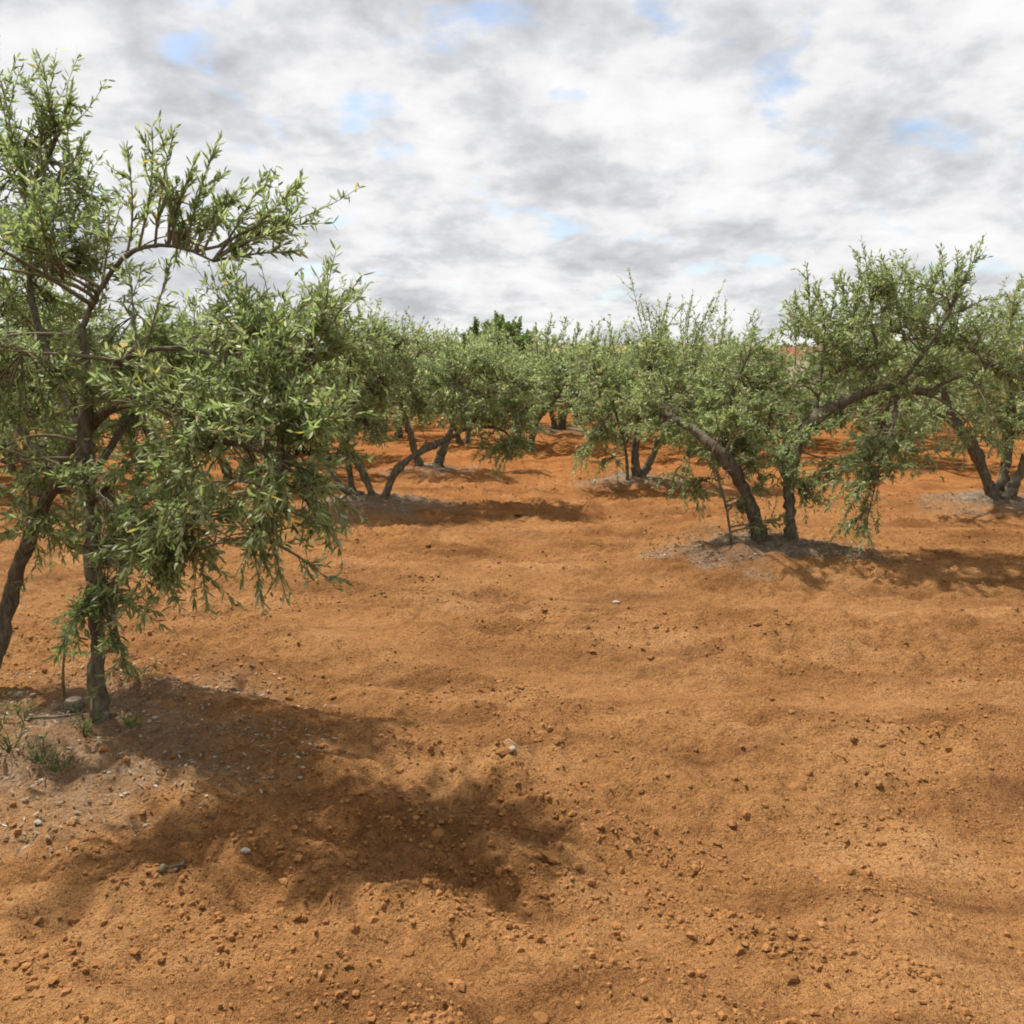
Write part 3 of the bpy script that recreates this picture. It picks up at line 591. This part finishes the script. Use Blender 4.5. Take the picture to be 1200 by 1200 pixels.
rr = np.random.default_rng(99)
for i, (x, y) in enumerate(ROWS):
    k = i % 4
    if i < 4:
        lm, bl, sh = kind_tree(300 + i)
        o = build_tree('olive_tree', (0, 0, 0), lm, bl, sh, seed=400 + i, tint=[.52, .44, .56, .48][i], per=26, L=.085, W=.027, hexa=False, sides=7, stem=1.6, props=dict(
            label='olive tree in the rows farther back in the grove', category='tree', group='olive trees in the back rows'))
        protos.append(o)
    else:
        o = copy_tree(protos[k])
    o.location = (x, y, gz(x, y) - .02)
    o.rotation_euler = (0, 0, rr.uniform(0, 6.28)); s = rr.uniform(.92, 1.12); o.scale = (s, s, s * (rr.uniform(.80, .92) if y > 15 else 1.0))

for x, y, s in [(6.0, 19.4, .55), (7.35, 23.6, .40), (8.7, 29.2, .40), (10.0, 34, .40), (5.0, 18.0, .60), (8.9, 20.8, .62)]:
    o = copy_tree(protos[int(x * 7) % 4]); o['label'] = 'low young olive tree filling a gap before the white hut'; o['group'] = 'young olive trees'
    o.location = (x, y, gz(x, y) - .02); o.rotation_euler = (0, 0, x * 3); o.scale = (s * 1.45, s * 1.45, s)

# --- other trees far off
def round_tree(name, base, w, h, n, seed, mat, props, L=.16, W=.10):
    limbs = [('trunk', [(np.array([base[0], base[1], base[2] - .1]), .14), (np.array([base[0] + .05, base[1], base[2] + h * .25]), .11), (np.array([base[0], base[1], base[2] + h * .6]), .06)])]
    rng = np.random.default_rng(seed); blobs = []
    for k in range(12):
        a = k * 2.4; r = w * .5 * math.sqrt((k + .5) / 12) * .62
        blobs.append(((base[0] + r * math.cos(a), base[1] + r * math.sin(a), base[2] + h * (.74 - .20 * (r / (w * .31)) ** 2)), (w * .20, w * .20, h * .24), n // 12, .1))
    return build_tree(name, base, limbs, blobs, [], seed=seed, tint=.5, per=26, L=L, W=W, hexa=False, sides=8, stem=2, leaf_mat=mat, props=props)
round_tree('round_tree', (-.65, 38.5, gz(-.65, 38.5)), 3.9, 4.0, 460, 71, M_green, dict(label='round-headed bright green tree rising above the grey-green olive crowns', category='tree'))
def hz(x, y):
    return gz(x, y) + 9.5 * float(smooth(75, 330, np.array([y]))[0]) * (0.75 + 0.5 * float(fbm(np.array([x * .006]), np.array([y * .004]), 90, 2)[0])) + .6 * float(smooth(75, 150, np.array([y]))[0]) * float(fbm(np.array([x * .03]), np.array([y * .03]), 91, 3)[0] - .5)
round_tree('evergreen_tree', (27.4, 88, hz(27.4, 88) - .1), 5.2, 3.9, 320, 72, M_dark, dict(label='dark evergreen tree spreading behind the white hut', category='tree'), .3, .2)
round_tree('evergreen_tree', (32.5, 92, hz(32.5, 92) - .1), 3.6, 3.3, 220, 73, M_dark, dict(label='smaller dark evergreen beside the spreading one behind the hut', category='tree'), .3, .2)
round_tree('round_tree', (-15.2, 41, gz(-15.2, 41)), 4.2, 3.9, 300, 74, M_green, dict(label='leafy green tree behind the tree with far-apart trunks, above the back rows', category='tree'))

hill_rng = np.random.default_rng(44)
proto_shrub = None
for k, (px_, y_) in enumerate([(648, 150), (690, 170), (668, 210), (560, 160), (512, 190), (735, 230), (860, 180), (885, 150), (470, 150), (790, 200), (300, 170), (1040, 170), (1120, 190), (180, 160)]):
    x_ = (px_ - 600) / FPX * y_
    if proto_shrub is None:
        proto_shrub = round_tree('shrub', (0, 0, 0), 3.0, 2.4, 130, 75, M_dark, dict(label='dark shrub standing alone on the dry grass hill behind the grove', category='shrub', group='shrubs on the far hill'), .26, .17); o = proto_shrub
    else: o = copy_tree(proto_shrub)
    q_ = hill_rng.uniform(.6, 1.3); o.location = (x_, y_, hz(x_, y_) - .15); o.scale = (q_ * 1.2, q_ * 1.2, q_ * .9); o.rotation_euler = (0, 0, k * 1.3)

# --- white hut beyond the grove
def box(x0, x1, y0, y1, z0, z1):
    v = np.array([[x, y, z] for z in (z0, z1) for y in (y0, y1) for x in (x0, x1)], float)
    q = [[0, 2, 3, 1], [4, 5, 7, 6], [0, 1, 5, 4], [2, 6, 7, 3], [0, 4, 6, 2], [1, 3, 7, 5]]
    return v, q
def poly(name, v, f, mat, parent=None, **props):
    me = bpy.data.meshes.new(name); me.from_pydata([tuple(map(float, p)) for p in v], [], f); me.materials.append(mat); me.update()
    return link(name, me, parent, **props)
hx, hy = 19.0, 60.0
hut = link('hut', None, label='small white hut with a red tiled roof, glimpsed through the olive leaves', category='hut'); hut.location = (hx, hy, gz(hx, hy)); hut.rotation_euler = (0, 0, math.radians(-58))
w, dp_, eh, rh = 1.7, 1.5, 2.15, 2.85
v = [(-w, -dp_, -.2), (w, -dp_, -.2), (w, dp_, -.2), (-w, dp_, -.2), (-w, -dp_, eh), (w, -dp_, eh), (w, dp_, eh), (-w, dp_, eh), (-w, 0, rh), (w, 0, rh)]
poly('wall', v, [[0, 1, 5, 4], [2, 3, 7, 6], [1, 2, 6, 9, 5], [3, 0, 4, 8, 7], [3, 2, 1, 0]], M_white, hut)
for s_ in (-1, 1):
    e = .22; n_ = 13
    for k in range(n_):      # courses of barrel tiles
        xa, xb = -w - .15 + k * (2 * w + .3) / n_, -w - .15 + (k + 1) * (2 * w + .3) / n_ - .02; xm = (xa + xb) / 2
        sl = (rh - eh) / dp_
        pr = [(xa, .02), (xm, .10), (xb, .02)]
        vv = [(px_, 0, rh + dz + .01) for px_, dz in pr] + [(px_, s_ * (dp_ + e), eh - sl * e + dz + .01) for px_, dz in pr]
        poly('roof_tile', vv, [[0, 1, 4, 3], [1, 2, 5, 4]] if s_ > 0 else [[3, 4, 1, 0], [4, 5, 2, 1]], M_tile, hut)
v, q = box(-.42, .42, -dp_ - .05, -dp_ + .02, -.1, 1.75); poly('door', v, q, M_wood, hut)

# ------------------------------------------------------------------ small things on the ground
ICO = None
def ico():
    f = (1 + 5 ** .5) / 2
    v = np.array([(-1, f, 0), (1, f, 0), (-1, -f, 0), (1, -f, 0), (0, -1, f), (0, 1, f), (0, -1, -f), (0, 1, -f), (f, 0, -1), (f, 0, 1), (-f, 0, -1), (-f, 0, 1)], float)
    v /= np.linalg.norm(v[0])
    t = np.array([(0, 11, 5), (0, 5, 1), (0, 1, 7), (0, 7, 10), (0, 10, 11), (1, 5, 9), (5, 11, 4), (11, 10, 2), (10, 7, 6), (7, 1, 8), (3, 9, 4), (3, 4, 2), (3, 2, 6), (3, 6, 8), (3, 8, 9), (4, 9, 5), (2, 4, 11), (6, 2, 10), (8, 6, 7), (9, 8, 1)])
    return v, t
IV, IT = ico()
def sub_ico(seed, amp=.22):
    v, t = IV.copy(), IT
    vs = [tuple(x) for x in v]; cache = {}; nt2 = []
    def mid(a, b):
        k = (min(a, b), max(a, b))
        if k not in cache:
            m = (np.array(vs[a]) + np.array(vs[b])) / 2; vs.append(tuple(m / np.linalg.norm(m))); cache[k] = len(vs) - 1
        return cache[k]
    for a, b, c in t:
        ab, bc, ca = mid(a, b), mid(b, c), mid(c, a); nt2 += [(a, ab, ca), (b, bc, ab), (c, ca, bc), (ab, bc, ca)]
    rng = np.random.default_rng(seed); v = np.array(vs)
    d = rng.normal(0, 1, (5, 3)); ph = rng.uniform(0, 6, 5)
    f = 1 + amp * sum(np.sin(v @ d[k] * 2.2 + ph[k]) for k in range(5)) / 2.2 + rng.normal(0, amp * .35, len(v))
    return v * f[:, None] * np.array([1, .85, .62]), np.array(nt2)

# crumbs of tilled earth, beyond counting
rng = np.random.default_rng(5)
NC = 60000
yy = np.exp(rng.uniform(math.log(1.5), math.log(15), NC)); xx = rng.uniform(-1, 1, NC) * (yy * .62 + .6)
dens = tilled(xx, yy) ** 1.5 * (0.15 + 1.5 * smooth(.38, .62, fbm(xx * 1.1, yy * 1.1, 81, 3)))
for mx, my, mr, mh in MOUNDS: dens *= smooth(.25, 1.0, np.hypot(xx - mx, yy - my) / mr)
dens *= .25 + .95 * smooth(-.5, .6, np.sin((yy * 0.84 + 0.54 * xx + 0.5 * fbm(xx * .5, yy * .5, 21, 2) + 0.12 * fbm(xx * 3, yy * 3, 22, 2)) * 2 * math.pi / 0.42))
keep = rng.random(NC) < dens; xx, yy = xx[keep], yy[keep]; n = len(xx)
rad = np.exp(rng.normal(math.log(.0048), .50, n)).clip(.0025, .016) * (1 + .03 * yy)
jit = IV[None] * (1 + rng.normal(0, .2, (n, 12, 1)))
V = jit * rad[:, None, None] * rng.uniform(.6, 1.25, (n, 1, 3)) * np.array([1, 1, .75])
V = V + np.stack([xx, yy, ground_h(xx, yy) + rad * .10], -1)[:, None, :]
T = (IT[None] + (np.arange(n) * 12)[:, None, None]).reshape(-1, 3)
link('earth_crumbs', mesh_from('earth_crumbs', V.reshape(-1, 3), T, None, False, mats=[M_clod]), kind='stuff', label='loose crumbs of tilled red earth scattered over the ground', category='soil')

# bigger clods, one by one
cl_me = []
for k in range(7):
    v, t = sub_ico(500 + k, .26); cl_me.append(mesh_from('clod', v, t, None, False, mats=[M_clod]))
spots = [(992, 985), (808, 920), (880, 985), (840, 990), (705, 968), (760, 755), (845, 760), (905, 820), (1000, 850), (1090, 855), (985, 860), (790, 945), (690, 935), (735, 900), (1130, 960), (1180, 985), (1110, 890), (860, 912), (640, 880), (1015, 905)]
cnt = 0
def add_clod(x, y, s):
    global cnt
    o = link('clod', cl_me[cnt % 7], label='lump of dry red earth lying on the tilled ground', category='clod', group='lumps of dry earth')
    o.location = (x, y, gz(x, y) + s * .02); o.scale = (s * rng.uniform(.8, 1.3), s * rng.uniform(.8, 1.2), s * rng.uniform(.8, 1.1)); o.rotation_euler = (rng.normal(0, .25), rng.normal(0, .25), rng.uniform(0, 6.28)); cnt += 1
def onground(px, py):
    lo, hi = 1.2, 60.0
    for _ in range(40):
        m = (lo + hi) / 2; q = P(px, py, m)
        if q[2] > gz(q[0], q[1]): lo = m
        else: hi = m
    return P(px, py, lo)
for px_, py_ in spots:
    q = onground(px_, py_); add_clod(q[0], q[1], rng.uniform(.010, .019))
while cnt < 260:
    y = math.exp(rng.uniform(math.log(1.7), math.log(12))); x = rng.uniform(-1, 1) * (y * .57 + .2)
    if x < -.35 * y and rng.random() < .6: continue
    if float(tilled(np.array([x]), np.array([y]))[0]) < .8 and rng.random() < .8: continue
    if min(np.hypot(x - m_[0], y - m_[1]) / m_[2] for m_ in MOUNDS) < .8: continue
    add_clod(x, y, float(np.exp(rng.normal(math.log(.0150), .42))) * (1 + .02 * y))

# pale stones
st_me = []
for k in range(4):
    v, t = sub_ico(600 + k, .16); st_me.append(mesh_from('stone', v, t, None, False, mats=[M_stone]))
STN = [(722, 707, .022, 'pale stone alone on the bare tilled lane before the mounded trees'), (600, 879, .018, 'pale flat stone on the tilled earth, apart from the other stones')]
for i, (a_, b_, s_, lb) in enumerate(STN):
    q = onground(a_, b_); o = link('stone', st_me[i], label=lb, category='stone', group='pale stones'); o.location = (q[0], q[1], gz(q[0], q[1]) + s_ * .3); o.scale = (s_ * 1.3, s_, s_); o.rotation_euler = (0, 0, i)
for i, (a_, b_, s_) in enumerate([(288, 998, .014), (268, 900, .010), (128, 906, .008), (175, 846, .010), (222, 826, .009), (236, 827, .008), (182, 842, .012), (363, 873, .009), (22, 815, .020), (352, 912, .010), (205, 1020, .012), (45, 965, .012), (170, 968, .008), (300, 862, .009), (245, 826, .007), (355, 900, .008), (12, 813, .014), (38, 815, .012)]):
    q = onground(a_, b_); o = link('stone', st_me[i % 4], label='small pale stone in the litter round the tree with far-apart trunks', category='stone', group='pale stones round the near tree')
    o.location = (q[0], q[1], gz(q[0], q[1]) + s_ * .3); o.scale = (s_ * 1.2, s_, s_); o.rotation_euler = (0, 0, i * 1.7)

# sawn stump
q = onground(86, 832)
stump = link('stump', None, label='low sawn tree stump with a pale cut top', category='stump'); stump.location = (q[0], q[1], gz(q[0], q[1]))
srng = np.random.default_rng(3)
v, t = tube(np.array([(0, 0, -.05), (0, 0, .0), (.003, 0, .02), (.006, .0, .045)]), np.array([.048, .043, .039, .037]), 14, .12, srng)
link('bark', mesh_from('bark', v, t, None, True, mats=[M_bark]), stump)
v, t = tube(np.array([(.006, 0, .042), (.006, 0, .053)]), np.array([.034, .033]), 14, .05, srng)
link('cut_face', mesh_from('cut_face', v, t, None, False, mats=[M_wood]), stump)

# sticks
STK = [(570, 878, 622, 880, .004, 'thin pale stick lying across the tilled earth'), (188, 1024, 215, 1014, .009, 'short broken piece of dry wood on the rough soil'), (40, 985, 52, 955, .004, 'short bent twig on the littered soil'), (30, 845, 98, 838, .008, 'grey stick lying at the foot of the sawn stump')]
for i, (a_, b_, c_, d_, r_, lb) in enumerate(STK):
    p0, p1 = onground(a_, b_), onground(c_, d_)
    pts = np.linspace(p0, p1, 7); pts[:, :2] += srng.normal(0, .008, (7, 2)); pts[:, 2] = ground_h(pts[:, 0], pts[:, 1]); pts[:, 2] = np.maximum(pts[:, 2], np.linspace(pts[0, 2], pts[-1, 2], 7)) + r_ * .7
    v, t = tube(pts - p0, np.linspace(r_, r_ * .6, 7), 7, .15, srng)
    o = link('stick', mesh_from('stick', v, t, None, True, mats=[M_wood if i == 0 else M_twig]), label=lb, category='stick'); o.location = p0

# dry leaf litter round each foot
for i, (mx, my, mr, mh) in enumerate(MOUNDS[:6]):
    n = [2600, 2600, 1500, 1100, 1300, 1000][i]
    r = np.sqrt(rng.random(n)) * mr * 1.05; a = rng.uniform(0, 6.28, n)
    x, y = mx + r * np.cos(a), my + r * np.sin(a) * .85
    k = rng.random(n) < smooth(.36, .60, fbm(x * 3.2, y * 4.2, 60, 4) + .15 * (1 - r / mr)) ; x, y = x[k], y[k]; n = len(x)
    a = rng.uniform(0, 6.28, n); l = rng.uniform(.018, .045, n); wdt = rng.uniform(.006, .012, n)
    if i == 0: l *= .8
    d = np.stack([np.cos(a), np.sin(a), rng.normal(0, .25, n)], -1); s_ = np.stack([-np.sin(a), np.cos(a), rng.normal(0, .4, n)], -1)
    c = np.stack([x, y, ground_h(x, y) + .008], -1)
    V = np.stack([c - d * l[:, None] * .5, c + s_ * wdt[:, None] * .5, c - s_ * wdt[:, None] * .5, c + d * l[:, None] * .5], 1).reshape(-1, 3)
    T = (np.array([[0, 2, 1], [1, 2, 3]])[None] + (np.arange(n) * 4)[:, None, None]).reshape(-1, 3)
    o = link('leaf_litter', mesh_from('leaf_litter', V, T, {'tint': np.repeat(np.clip(rng.normal(.33, .22, n), 0, 1), 4)}, False, mats=[M_litter]), kind='stuff', label='grey dry leaf litter strewn round an olive tree foot', category='leaf litter')

# weeds and the sucker beside the left tree
def weed(px, py, h, n, lb, nl=7, lean=.9, L=.040, W=.006):
    q = onground(px, py); rg = np.random.default_rng(int(px * 7 + py))
    o = link('weed', None, label=lb, category='weed', group='weeds round the near tree'); o.location = (q[0], q[1], gz(q[0], q[1]))
    for k in range(n):
        a = rg.uniform(0, 6.28); hh = h * rg.uniform(.6, 1.15)
        pts = bez((0, 0, -.01), (math.cos(a) * lean * hh, math.sin(a) * lean * hh, hh), .1, 6, rg, .08)
        v1, t1 = tube(pts, np.linspace(.0028, .001, 6), 4, 0, rg)
        v2, t2, a2 = leaves_on(pts[1:], nl, L, W, rg, .8, .0, .45)
        link('stalk', mesh_from('stalk', np.vstack([v1, v2]), np.vstack([t1, t2 + len(v1)]), {'tint': np.concatenate([np.full(len(v1), .5), a2])}, False, mats=[M_weed]), o)
for px_, py_, h, n in [(12, 880, .12, 9), (45, 895, .09, 7), (100, 862, .09, 6), (28, 842, .07, 5), (165, 800, .11, 4), (4, 850, .11, 7), (70, 905, .06, 5), (150, 855, .05, 4)]:
    weed(px_, py_, h, n, 'small green weed in the litter round the tree with far-apart trunks')
q = onground(77, 818)
o = link('olive_sucker', None, label='thin leafy olive sucker growing out beside the sawn stump', category='sapling'); o.location = (q[0], q[1], gz(q[0], q[1]))
rg = np.random.default_rng(8)
pts = bez((0, 0, -.03), P(92, 700, 3.95) - q, .02, 9, rg, .03)
v, t = tube(pts, np.linspace(.008, .003, 9), 6, 0, rg); link('stem', mesh_from('stem', v, t, None, True, mats=[M_twig]), o)
v, t, a = leaves_on(pts[4:], 46, .05, .012, rg, .8, .1, .4); link('foliage', mesh_from('foliage', v, t, {'tint': a}, False, mats=[M_leaf]), o)
